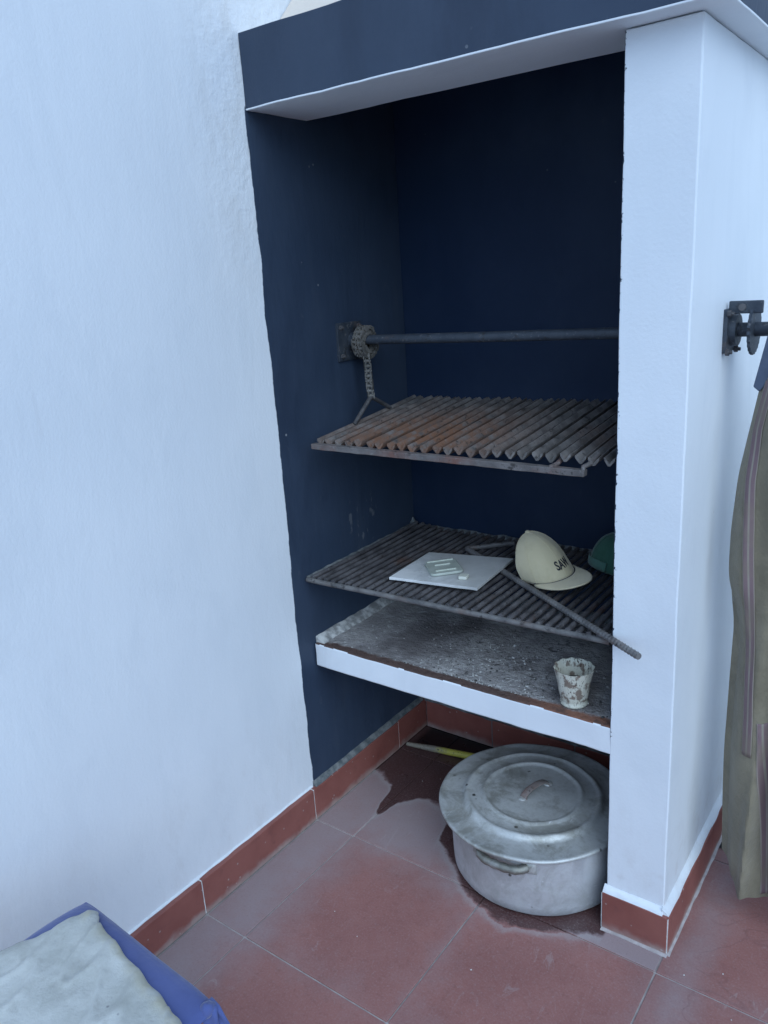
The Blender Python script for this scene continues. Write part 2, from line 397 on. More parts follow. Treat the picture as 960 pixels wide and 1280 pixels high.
def tube(bm, pts, r, seg=8, cap=True, mi=0):
    pts = [Vector(p) for p in pts]; rr = r if isinstance(r, (list, tuple)) else [r] * len(pts)
    rings = []; prev = None
    for i, p in enumerate(pts):
        t = (pts[min(i + 1, len(pts) - 1)] - pts[max(i - 1, 0)]).normalized()
        a = prev if prev is not None else (Vector((0, 0, 1)) if abs(t.z) < .9 else Vector((1, 0, 0)))
        a = (a - t * a.dot(t)).normalized(); prev = a; b = t.cross(a)
        rings.append([bm.verts.new(p + (a * math.cos(q) + b * math.sin(q)) * rr[i]) for q in [2 * math.pi * k / seg for k in range(seg)]])
    for A, B in zip(rings, rings[1:]):
        for k in range(seg):
            bm.faces.new((A[k], A[(k + 1) % seg], B[(k + 1) % seg], B[k])).material_index = mi
    if cap:
        bm.faces.new(rings[0][::-1]).material_index = mi; bm.faces.new(rings[-1]).material_index = mi
    return rings
def lathe(bm, prof, seg=64, c=(0, 0, 0), rfun=None, close=False):
    c = Vector(c); rings = []
    for (r, z) in prof:
        if r < 1e-6: rings.append([bm.verts.new(c + Vector((0, 0, z)))]); continue
        ring = []
        for k in range(seg):
            a = 2 * math.pi * k / seg; q = rfun(a, r, z) if rfun else (r, z)
            ring.append(bm.verts.new(c + Vector((q[0] * math.cos(a), q[0] * math.sin(a), q[1]))))
        rings.append(ring)
    pairs = list(zip(rings, rings[1:]))
    if close: pairs.append((rings[-1], rings[0]))
    for A, B in pairs:
        for k in range(seg):
            k2 = (k + 1) % seg
            if len(A) == 1 and len(B) == 1: continue
            if len(A) == 1: bm.faces.new((A[0], B[k], B[k2]))
            elif len(B) == 1: bm.faces.new((A[k], A[k2], B[0]))
            else: bm.faces.new((A[k], A[k2], B[k2], B[k]))
def surf(bm, f, nu, nv, mi=0, wrap=False):
    g = [[bm.verts.new(f(i / nu, j / nv)) for j in range(nv + 1)] for i in range(nu + (0 if wrap else 1))]
    m = len(g)
    for i in range(nu):
        for j in range(nv):
            bm.faces.new((g[i][j], g[(i + 1) % m][j], g[(i + 1) % m][j + 1], g[i][j + 1])).material_index = mi
    return g
def lerp(tab, x):
    if x <= tab[0][0]: return tab[0][1]
    for (a, b), (c, d) in zip(tab, tab[1:]):
        if x <= c:
            t = (x - a) / (c - a); t = t * t * (3 - 2 * t); return b + (d - b) * t
    return tab[-1][1]

# ------------------------------------------------------------------ setting: ground, floor and its tiles
bm = bmesh.new(); v = [bm.verts.new(p) for p in ((-150, -150, -.014), (150, -150, -.014), (150, 150, -.014), (-150, 150, -.014))]; bm.faces.new(v)
g = obj('ground', bm, mat_simple("pale_bounce_ground", (.40, .38, .36), (.50, .48, .45), 1.5)); g['kind'] = 'structure'  # unseen ground past the tiles, made pale to bounce light under the mantel
bm = bmesh.new(); box(bm, (0.0, RA - 5 * TS, -.012), (G1 + 5 * TS, .66, -.0028))
floor = obj('floor', bm, FLOORGROUT); floor['kind'] = 'structure'; floor['label'] = 'red terracotta tile floor with pale grout'
xs = [S + .001, G1] + [G1 + TS * k for k in range(1, 6)]
ys = [RA + TS * k for k in range(-5, 3)] + [D - S]
for i in range(len(xs) - 1):
    for j in range(len(ys) - 1):
        x0, x1, y0, y1 = xs[i] + .002, xs[i + 1] - .002, ys[j] + .002, ys[j + 1] - .002
        if x0 > .9 and y0 > .3: y1 = .645
        bm = bmesh.new(); dz = rnd.uniform(-.0006, .0006)
        vs = box(bm, (x0, y0, -.010), (x1, y1, 0.0))
        for q in vs:
            if q.co.z > -.005: q.co.z += dz + rnd.uniform(-.0003, .0003)
            q.co.x += rnd.uniform(-.0007, .0007); q.co.y += rnd.uniform(-.0007, .0007)
        obj('floor_tile', bm, TILE, floor, bevel=.0015, segs=2)

# ------------------------------------------------------------------ left wall
lw = obj('left_wall', gridbox((-.16, -4.4, 0), (0, 1.0, 3.2), .06, .0018, 4.0), LWALL, smooth=50)
tag(lw, 'long white plaster wall on the left with navy paint inside the barbecue niche', 'wall')
def skirting_run(parent, axis, at, out, cuts, z1=H, thick=S, mortar=PALE_MORTAR):
    """tiles of a skirting, with a mortar bed a little behind their face"""
    for a, b in zip(cuts, cuts[1:]):
        bm = bmesh.new(); g_ = .0017; e = rnd.uniform(-.0008, .0008)
        if axis == 'y': lo, hi = (min(at, at + out * (thick + e)), a + g_, 0), (max(at, at + out * (thick + e)), b - g_, z1 + rnd.uniform(-.0012, .0012))
        else: lo, hi = (a + g_, min(at, at + out * (thick + e)), 0), (b - g_, max(at, at + out * (thick + e)), z1 + rnd.uniform(-.0012, .0012))
        box(bm, lo, hi); obj('skirting_tile', bm, SKIRT, parent, bevel=.0016)
    bm = bmesh.new(); t = thick - .002
    if axis == 'y': box(bm, (min(at, at + out * t), cuts[0], 0), (max(at, at + out * t), cuts[-1], z1 - .002))
    else: box(bm, (cuts[0], min(at, at + out * t), 0), (cuts[-1], max(at, at + out * t), z1 - .002))
    obj('mortar_bed', bm, mortar, parent)
skirting_run(lw, 'y', -.001, 1, [RA + TS * k for k in range(-5, 3)] + [D - .002], thick=S + .001)
def bead(name, p0, p1, wid, hgt, inward, mat, parent, n=60, rough=.5):
    """an irregular mortar bead: a fillet between a wall and the top of its skirting"""
    bm = bmesh.new(); p0 = Vector(p0); p1 = Vector(p1); iw = Vector(inward); rows = []
    for i in range(n + 1):
        p = p0.lerp(p1, i / n); k = 1 + rough * noise.noise(p * 22); k2 = 1 + rough * noise.noise(p * 31 + Vector((3, 1, 7)))
        w_, h_ = wid * max(.25, k), hgt * max(.25, k2)
        q = [p - iw * .002, p + Vector((0, 0, h_)) - iw * .002, p + Vector((0, 0, h_)), p + iw * w_ * .5 + Vector((0, 0, h_ * .55)), p + iw * w_ + Vector((0, 0, .0008)), p + iw * w_ - Vector((0, 0, .002))]
        rows.append([bm.verts.new(c) for c in q])
    for A, B in zip(rows, rows[1:]):
        for k in range(6): bm.faces.new((A[k], A[(k + 1) % 6], B[(k + 1) % 6], B[k]))
    bm.faces.new(rows[0]); bm.faces.new(rows[-1][::-1])
    return obj(name, bm, mat, parent, smooth=50)
bead('mortar_bead', (0, FP, H), (0, D - S, H), .012, .013, (1, 0, 0), GREY_CEMENT, lw, 60, .18)
bead('plaster_bead', (0, -3.5, H), (0, FP - .004, H), .004, .003, (1, 0, 0), WHITE, lw, 140, .8)

# back wall of the patio, behind the barbecue
bw = obj('back_wall', gridbox((.001, .655, 0), (5.2, .80, 2.9), .15, .002, 4.0), WHITE, smooth=50)
tag(bw, 'white plaster wall behind the barbecue', 'wall')

# ------------------------------------------------------------------ barbecue
bbq = thing('barbecue', 'built-in white masonry barbecue with navy niche and dark blue mantel', 'barbecue', (W / 2, .25, 0))
def pick_pillar(n, c): return 1 if n.x < -.5 else 0
obj('pillar', gridbox((W, 0, 0), (XR, .654, ZL - .002), .022, .0014, 6.0, pick_pillar), None, bbq, smooth=50, bevel=.003, segs=3, mats=[PILLAR, NAVY])
obj('niche_back', gridbox((.001, D, 0), (W - .001, D + .09, ZT), .05, .002, 6.0), DARKNAVY, bbq, smooth=50)
# mantel: an L-shaped beam round the front and right side, navy faces over a white underside
bm = bmesh.new()
xr = .982
out = [(.0015, FP), (xr, FP), (xr, .653), (W + .02, .653), (W + .02, .142), (.0015, .142)]
n_sub = []
for (a, b), (c, d) in zip(out, out[1:] + out[:1]):
    L = math.hypot(c - a, d - b); m = max(1, int(L / .03))
    n_sub += [(a + (c - a) * i / m, b + (d - b) * i / m) for i in range(m)]
def wob(x, y, z): return Vector((x, y, z)) + noise.noise_vector(Vector((x, y, z)) * 7) * .0022 + noise.noise_vector(Vector((x, y, z)) * 31) * .0009
levels = [(ZL, 0), (ZL + .0035, 0), (ZL + .03, 0), ((ZL + ZT) / 2, 0), (ZT - .03, 0), (ZT, 0)]
rings = [[bm.verts.new(wob(x, y, z)) for x, y in n_sub] for z, _ in levels]
m = len(n_sub)
for li, (A, B) in enumerate(zip(rings, rings[1:])):
    for k in range(m):
        f = bm.faces.new((A[k], A[(k + 1) % m], B[(k + 1) % m], B[k])); f.material_index = 0 if li else 1
bot = bm.faces.new(rings[0]); bot.material_index = 1; top = bm.faces.new(rings[-1]); top.material_index = 2
obj('mantel', bm, None, bbq, smooth=45, bevel=.0012, segs=2, mats=[NAVY, WHITE, CREAM])
# hood: sloping chimney breast standing on the mantel
bm = bmesh.new()
zc = ZT + .002
lo = [(.002, .032), (.93, .032), (.93, .653), (.002, .653)]; hi = [(.002, .43), (.62, .43), (.62, .653), (.002, .653)]
A = [bm.verts.new((x, y, zc)) for x, y in lo]; B = [bm.verts.new((x, y, zc + .42)) for x, y in hi]; Ct = [bm.verts.new((x, y, 3.3)) for x, y in hi]
for P0, P1 in ((A, B), (B, Ct)):
    for k in range(4): bm.faces.new((P0[k], P0[(k + 1) % 4], P1[(k + 1) % 4], P1[k]))
f = bm.faces.new(A); f.material_index = 1; bm.faces.new(Ct)
obj('hood', bm, None, bbq, bevel=.004, mats=[CREAM, NAVY])
# hearth shelf
def pick_shelf(n, c): return 0 if n.y < -.5 or n.z < -.5 else 1
obj('hearth_shelf', gridbox((.001, .0012, ZB), (W + .012, D - .001, ZS), .016, .0018, 10.0, pick_shelf), None, bbq, smooth=50, bevel=.004, segs=3, mats=[WHITE, HEARTH])
bead('cement_fillet', (.002, .012, ZS - .001), (.002, D - .01, ZS - .001), .024, .018, (1, 0, 0), CRUST, bbq, 90, .20)
bead('cement_fillet', (.01, D - .002, ZS - .001), (W - .01, D - .002, ZS - .001), .022, .014, (0, -1, 0), GREY_CEMENT, bbq, 90, .7)
# skirtings of the barbecue
skirting_run(bbq, 'x', D, -1, [S + .003, .26, .53, W - .002], mortar=GREY_CEMENT)
skirting_run(bbq, 'x', 0, -1, [W - .006, XR + S - .0015])
skirting_run(bbq, 'y', XR, 1, [-S + .0025, RA + 2 * TS, .653])
bead('plaster_bead', (W - .004, 0, H), (XR + .001, 0, H), .0135, .013, (0, -1, 0), WHITE, bbq, 30, .16)
bead('plaster_bead', (XR, -.008, H), (XR, .65, H), .0130, .014, (1, 0, 0), WHITE, bbq, 80, .16)
bead('mortar_bead', (.01, D, H), (W - .01, D, H), .013, .010, (0, -1, 0), GREY_CEMENT, bbq)
bead('mortar_bead', (W - .004, -S - .0005, .0), (XR + S, -S - .0005, .0), .006, .003, (0, -1, 0), GROUT, bbq, 40, .5)
bead('mortar_bead', (XR + S, -S, .0), (XR + S, .64, .0), .005, .004, (1, 0, 0), GROUT, bbq, 60, .4)
# ash and crumbs on the hearth
bm = bmesh.new()
for i in range(620):
    x = min(max(rnd.gauss(.49, .14), .05), .79); y = min(max(abs(rnd.gauss(.10, .09)), .03), .42)
    r_ = rnd.uniform(.0008, .0030) * (1.6 if rnd.random() < .08 else 1)
    c = Vector((x, y, ZS + r_ * .15))
    rot = Matrix.Rotation(rnd.uniform(0, 6.28), 3, 'Z')
    vs = [bm.verts.new(c + rot @ Vector((px * r_ * rnd.uniform(.6, 1.5), py * r_ * rnd.uniform(.5, 1.2), pz * r_ * .5))) for px, py, pz in ((1, 0, 0), (0, 1, 0), (-1, 0, 0), (0, -1, 0), (0, 0, 1.6), (0, 0, -1))]
    mi = 0 if rnd.random() < .68 else 1
    for a, b in ((0, 1), (1, 2), (2, 3), (3, 0)):
        bm.faces.new((vs[a], vs[b], vs[4])).material_index = mi; bm.faces.new((vs[b], vs[a], vs[5])).material_index = mi
ash = obj('ash', bm, None, bbq, mats=[mat_simple("pale_ash", (.30, .30, .29), (.50, .50, .48)), mat_simple("charcoal_crumb", (.02, .02, .02), (.05, .05, .05))])
ash['kind'] = 'stuff'

# ------------------------------------------------------------------ grill winch: rod through the niche, ratchet and crank outside
RY = .25
def rz(x): return 1.2652 + .0148 * x
wi = thing('grill_winch', 'dark steel winch rod across the niche with chain, wall plates, ratchet disc and crank', 'winch', (W / 2, RY, 1.27))
bm = bmesh.new(); tube(bm, [(-.004, RY, rz(0)), (.4, RY, rz(.4) - .0008), (XR + .004, RY, rz(XR))], .0122, 16); obj('rod', bm, STEEL, wi, smooth=60)
bm = bmesh.new(); tube(bm, [(XR + .004, RY, rz(XR)), (1.10, RY, rz(1.10))], .0135, 16); obj('crank_shaft', bm, STEEL, wi, smooth=60)
bm = bmesh.new(); box(bm, (-.002, .192, 1.2155), (.006, .290, 1.312)); obj('wall_plate', bm, STEEL, wi, bevel=.001)
bm = bmesh.new(); box(bm, (XR - .002, .210, 1.238), (XR + .008, .290, 1.320)); obj('wall_plate', bm, STEEL, wi, bevel=.0012)
for x, dx in ((.006, 1), (XR + .008, 1)):
    for y, z in ((.204, 1.228), (.278, 1.228), (.204, 1.300), (.278, 1.300)):
        if x > .5: y += .008 if y < .25 else 0; z += .012
        bm = bmesh.new(); tube(bm, [(x - .001, y, z), (x + .006, y, z)], .0062, 6); tube(bm, [(x + .006, y, z), (x + .011, y, z)], .0034, 8); obj('bolt', bm, IRON, wi)
bm = bmesh.new(); tube(bm, [(.006, RY, rz(0)), (.024, RY, rz(0))], .020, 18); obj('bearing', bm, STEEL, wi, smooth=50)
bm = bmesh.new(); tube(bm, [(XR + .008, RY, rz(XR)), (XR + .020, RY, rz(XR))], .030, 18); obj('bearing', bm, STEEL, wi, smooth=50)
# ratchet disc with small teeth
bm = bmesh.new(); ra = []; zc = rz(.983)
for xx in (.9800, .9855):
    ra.append([bm.verts.new((xx, RY + (.048 if k % 2 else .0455) * math.cos(k * math.pi / 24), zc + (.048 if k % 2 else .0455) * math.sin(k * math.pi / 24))) for k in range(48)])
for k in range(48): bm.faces.new((ra[0][k], ra[0][(k + 1) % 48], ra[1][(k + 1) % 48], ra[1][k]))
bm.faces.new(ra[0]); bm.faces.new(ra[1]); obj('ratchet_disc', bm, STEEL, wi)
bm = bmesh.new(); box(bm, (XR + .006, .222, 1.311), (1.0015, .230, 1.3345)); obj('stop_plate', bm, STEEL, wi, bevel=.002)
bm = bmesh.new(); tube(bm, [(.966, .216, 1.323), (.966, .236, 1.323)], .0065, 12); obj('pin', bm, IRON, wi)
bm = bmesh.new()
for yy in (.206, .214):
    pass
cr = [(1.021, 1.300), (1.046, 1.296), (1.020, 1.182), (1.008, 1.168), (.997, 1.177)]
f0 = [bm.verts.new((x, .205, z)) for x, z in cr]; f1 = [bm.verts.new((x, .260, z)) for x, z in cr]
bm.faces.new(f0); bm.faces.new(f1[::-1])
for k in range(5): bm.faces.new((f0[k], f0[(k + 1) % 5], f1[(k + 1) % 5], f1[k]))
obj('crank_arm', bm, mat_simple("dark_blue_enamel", (.055, .075, .12), (.075, .098, .15), 30, .5), wi, bevel=.002)
bm = bmesh.new(); tube(bm, [(1.02, .225, 1.192), (1.20, .225, 1.196)], .011, 12); obj('crank_handle', bm, STEEL, wi, smooth=60)
# roller chain: coils round the rod and two drops to the upper grill
def chain_bits(bm, p, t, side, r=.0068, flip=False, g=1.0):
    """one roller link: two side plates and a roller"""
    n = t.cross(side).normalized()
    for s_ in (-1, 1):
        c = p + side * s_ * (.0062 if not flip else .0042) * g
        a, b, cc = t * .0078, n * .0052 * g, side * .0013 * g
        vs = [bm.verts.new(c + a * i + b * j + cc * k_) for i in (-1, 1) for j in (-1, 1) for k_ in (-1, 1)]
        for f in ((0, 1, 3, 2), (4, 6, 7, 5), (0, 4, 5, 1), (2, 3, 7, 6), (0, 2, 6, 4), (1, 5, 7, 3)): bm.faces.new([vs[i] for i in f])
    tube(bm, [p - side * .008 * g, p + side * .008 * g], .0046 * g, 7)
def chain(x0, ztop_end, yend, x_end):
    bm = bmesh.new()
    for turn, (rad, dx) in enumerate(((.0215, 0), (.034, .006), (.022, .021), (.0335, .022))):
        n_ = int(2 * math.pi * rad / .0125)
        for k in range(n_):
            a = 2 * math.pi * (k + .3 * turn) / n_
            p = Vector((x0 + dx + .003 * math.sin(3 * a + turn), RY + rad * math.cos(a) * .92, rz(x0) - .006 + rad * math.sin(a) * 1.12))
            chain_bits(bm, p, Vector((0, -math.sin(a), math.cos(a))), Vector((1, 0, 0)), flip=k % 2)
    a = Vector((x0 + .024, RY - .012, rz(x0) - .04)); b = Vector((x_end, yend, ztop_end)); n_ = int((b - a).length / .0118)
    for k in range(n_ + 1):
        p = a.lerp(b, k / n_); tw = .6 + .35 * math.sin(k * .9)
        chain_bits(bm, p, Vector((0, 0, 1)), Vector((math.cos(tw), math.sin(tw), 0)), flip=k % 2, g=1.15)
    o = obj('chain', bm, CHAINM, wi); o['kind'] = 'stuff'
chain(.034, 1.123, .242, .0615)
chain(.745, 1.133, .242, .772)

# ------------------------------------------------------------------ upper grill of V-shaped slats, hung from the chain
ug = thing('upper_grill', 'tilted rusty grill of V-shaped slats hanging by a chain, upper of two', 'grill', (.42, .24, 1.06))
N = 25; y0, y1 = .022, .448
for i in range(N):
    t = i / (N - 1); x = .066 + t * (.790 - .066)
    za, zb_ = 1.050 + .0115 * t + rnd.uniform(-.0026, .0026), 1.0915 + .012 * t + rnd.uniform(-.002, .002)
    w_, d_ = .0112, .0150
    prof = [(-w_, .0012), (-w_ * .72, .0), (0, -d_ * .72), (w_ * .72, 0), (w_, .0012), (w_ * .98, -.004), (.0026, -d_), (-.0026, -d_), (-w_ * .98, -.004)]
    bm = bmesh.new(); secs = []
    ya, yb_ = y0 + rnd.uniform(-.005, .004), y1 + rnd.uniform(-.004, .004); jx = rnd.uniform(-.0012, .0012)
    for k in range(5):
        s_ = k / 4; y = ya + (yb_ - ya) * s_; z = za + (zb_ - za) * s_ - .001 * math.sin(math.pi * s_)
        bx = .0016 * noise.noise(Vector((i * 3.7, s_ * 2.2, 1)))
        secs.append([bm.verts.new((x + jx + bx + a, y + (.0025 * noise.noise(Vector((i * 5.1, a * 200, b * 200))) if k in (0, 4) else 0), z + b + .0006 * noise.noise(Vector((i, k * 2.0, a * 300))))) for a, b in prof])
    m = len(prof)
    for A_, B_ in zip(secs, secs[1:]):
        for k in range(m): bm.faces.new((A_[k], A_[(k + 1) % m], B_[(k + 1) % m], B_[k]))
    bm.faces.new(secs[0]); bm.faces.new(secs[-1][::-1])
    obj('slat', bm, SLATM, ug, smooth=35)
RUSTY = mat_iron("rusted_front_bar", (.10, .092, .09), (.17, .155, .15), (.17, .075, .055), .75, .7)
bm = gridbox((.052, .002, 0), (.747, .020, .0135), .012, .0012, 30)
for v in bm.verts: v.co.z += 1.0285 - .004 * (v.co.x - .05) / .7
obj('front_bar', bm, RUSTY, ug, bevel=.0015)
for yy, zz in ((.10, 1.0475), (.39, 1.0760)):
    bm = bmesh.new(); tube(bm, [(.058, yy, zz - .004), (.795, yy, zz + .0075)], .0055, 8); obj('support_bar', bm, IRON, ug, smooth=60)
for xx, zt in ((.742, 1.060), (.674, 1.054)):
    bm = bmesh.new(); tube(bm, [(xx + .012, .060, zt), (xx + .010, .022, zt - .012), (xx + .002, .009, zt - .016), (xx, .010, 1.030)], .0050, 8); obj('hook', bm, RUSTY, ug, smooth=60)
for xa in (.0615, .772):
    d_ = 0 if xa < .4 else .010
    bm = bmesh.new(); tube(bm, [(xa - .001, .165, 1.060 + d_), (xa, .236, 1.116 + d_), (xa, .243, 1.1195 + d_), (xa, .250, 1.116 + d_), (xa - .001, .325, 1.078 + d_)], .0058, 8); obj('hanger', bm, IRON, ug, smooth=60)

# ------------------------------------------------------------------ lower grill of round rods
lg = thing('lower_grill', 'flat lower grill of dark round rods, wedged into the niche above the hearth', 'grill', (.4, .24, .69))
N = 36; LZ = .690
for i in range(N):
    x = .020 + i * (.800 - .020) / (N - 1); bm = bmesh.new(); j = rnd.uniform(-.0012, .0012)
    ya, yb_ = -.002 + .018 * (i / N), .482 + .010 * math.sin(3 * i / N)
    pts = []
    for k in range(7):
        s_ = k / 6; lift = .010 * max(0, 1 - i / 5) * s_ ** 3
        pts.append((x + j * math.sin(2 * s_), ya + (yb_ - ya) * s_, LZ + .0015 * noise.noise(Vector((i * 1.7, s_ * 2, 0))) + lift))
    tube(bm, pts, .0062, 8); obj('rod', bm, BARM, lg, smooth=60)
CR = mat_iron("crusty_frame_rod", (.085, .085, .088), (.18, .175, .17), (.13, .085, .07), .5)
bm = bmesh.new(); tube(bm, [(.006 + .795 * k / 14, -.006 + .022 * k / 14, LZ - .006 + .0012 * noise.noise(Vector((k * 1.3, 0, 0)))) for k in range(15)], .0068, 8); obj('frame_rod', bm, CR, lg, smooth=60)
bm = bmesh.new(); tube(bm, [(.006 + .795 * k / 14, .470 + .012 * math.sin(3 * k / 14), LZ - .009) for k in range(15)], .0060, 8); obj('frame_rod', bm, BARM, lg, smooth=60)
bead('mortar_crust', (.001, .0, LZ - .004), (.001, .478, LZ + .002), .008, .004, (1, 0, 0), GREY_CEMENT, lg, 100, .8)
bm = bmesh.new(); lathe(bm, [(0, -.02), (.018, -.015), (.014, 0), (.006, .014), (.002, .024), (0, .026)], 9, (.012, .476, LZ + .004))
for v in bm.verts: v.co += noise.noise_vector(v.co * 60) * .004
obj('mortar_crust', bm, GREY_CEMENT, lg, smooth=60)
bead('mortar_crust', (.02, D - .002, LZ - .002), (W - .02, D - .002, LZ - .002), .010, .006, (0, -1, 0), GREY_CEMENT, lg, 100, .95)

# ------------------------------------------------------------------ bent rebar on the lower grill
bm = bmesh.new(); path = []
P0, P1, P2 = Vector((.374, .428, .7030)), Vector((.281, .334, .7035)), Vector((.884, -.0565, .7040))
for k in range(14): path.append(P0.lerp(P1, k / 14))
L = (P2 - P1).length; nn = int(L / .0024)
for k in range(nn + 1):
    p = P1.lerp(P2, k / nn)
    if k == 0: p = P1 + Vector((.004, .001, 0))
    path.append(p)
tube(bm, path, [.0064] * 14 + [(.0078 if k % 4 == 0 else .0067) for k in range(nn + 1)], 9)
o = obj('steel_rod', bm, mat_iron("ribbed_steel", (.10, .098, .10), (.19, .185, .18), (.12, .075, .06), .35, .5), smooth=35)
tag(o, 'bent ribbed steel bar lying across the lower grill and sticking out past the pillar', 'bar')

# ------------------------------------------------------------------ white ceramic tile with soap
def slab(bm, top, th):
    a = [bm.verts.new(p) for p in top]; b = [bm.verts.new(Vector(p) - Vector((0, 0, th))) for p in top]
    bm.faces.new(a); bm.faces.new(b[::-1])
    for k in range(len(a)): bm.faces.new((a[k], a[(k + 1) % len(a)], b[(k + 1) % len(a)], b[k]))
def mat_glaze():
    k = NT("grimy_white_glaze"); x = k.xyz()
    c = k.mix(k.ramp(k.noise(12, 6, .65), .35, .65), (.56, .575, .57), (.76, .77, .76))
    du = k.math('MULTIPLY', k.ramp(k.math('ADD', k.math('ADD', x[0], x[1]), k.math('MULTIPLY', k.noise(16, 6, .7), .22)), .50, .62), .7)
    c = k.mix(du, c, (.36, .365, .35))
    c = k.mix(k.math('MULTIPLY', k.ramp(k.noise(70, 6, .75), .58, .68), .5), c, (.30, .30, .28))
    return k.set(col=c, rough=k.math('ADD', .25, k.math('MULTIPLY', du, .5)), normal=k.bump(k.noise(90, 4), .1, .001)).m
CO = [Vector((.2215, .0578, .7065)), Vector((.2100, .2578, .7065)), Vector((.4445, .2886, .7165)), Vector((.4613, .0744, .7160))]
bm = bmesh.new(); top = []
for k in range(4):
    a, b = CO[k], CO[(k + 1) % 4]
    for i in range(14):
        p = a.lerp(b, i / 14)
        if k == 3: p = p + Vector((0, abs(noise.noise(p * 90)) * .003, 0))
        top.append(p)
slab(bm, top, .0068)
o = obj('ceramic_tile', bm, None, bevel=.0007, mats=[mat_glaze()])
tag(o, 'loose white ceramic tile lying on the lower grill', 'tile')
def on_tile(x, y): # height of the tile's top
    return .7065 + .0098 * (x - .215) / .235
GREENISH = mat_simple("pale_green_soap", (.36, .40, .35), (.46, .50, .44), 40, .35, .3, .001)
so = thing('soap_bar', 'flat worn greenish soap bar with raised lines on the white tile', 'soap', (.318, .160, .709))
def rbox(bm, c, ax, ay, hx, hy, z0, z1, r=.008, n=5):
    c = Vector(c); ax = Vector(ax).normalized(); ay = Vector(ay).normalized(); pts = []
    for sx, sy, a0 in ((1, 1, 0), (-1, 1, 90), (-1, -1, 180), (1, -1, 270)):
        for k in range(n + 1):
            a = R(a0 + 90 * k / n); pts.append(c + ax * (sx * (hx - r) + r * math.cos(a)) + ay * (sy * (hy - r) + r * math.sin(a)))
    lo = [bm.verts.new((p.x, p.y, z0(p) if callable(z0) else z0)) for p in pts]; hi = [bm.verts.new((p.x, p.y, z1(p) if callable(z1) else z1)) for p in pts]
    m = len(pts); bm.faces.new(hi); bm.faces.new(lo[::-1])
    for k in range(m): bm.faces.new((lo[k], lo[(k + 1) % m], hi[(k + 1) % m], hi[k]))
ax, ay = Vector((.72, .69, 0)).normalized(), Vector((-.69, .72, 0)).normalized()
sc_ = Vector((.318, .158, 0))
bm = bmesh.new(); rbox(bm, sc_, ax, ay, .041, .050, lambda p: on_tile(p.x, p.y) + .0004, lambda p: on_tile(p.x, p.y) + .0075, .012); obj('soap_body', bm, GREENISH, so, bevel=.002, segs=2, smooth=50)
LINE = mat_simple("soap_edge", (.50, .54, .46), (.60, .64, .55), 40, .4)
for dy, hx in ((.043, .034), (.012, .020), (-.030, .026)):
    c = sc_ + ay * dy; bm = bmesh.new(); rbox(bm, c, ax, ay, hx, .0026, lambda p: on_tile(p.x, p.y) + .0070, lambda p: on_tile(p.x, p.y) + .0098, .0022, 3); obj('raised_line', bm, LINE, so)
bm = bmesh.new(); c = Vector((.400, .118, 0)); rbox(bm, c, (.9, .2, 0), (-.2, .9, 0), .0105, .0115, lambda p: on_tile(p.x, p.y) + .0004, lambda p: on_tile(p.x, p.y) + .0085, .003, 3)
o = obj('soap_stub', bm, mat_simple("cream_soap", (.52, .54, .46), (.62, .63, .55), 30, .5), bevel=.001); tag(o, 'small cream stub of soap beside the soap bar on the white tile', 'soap')

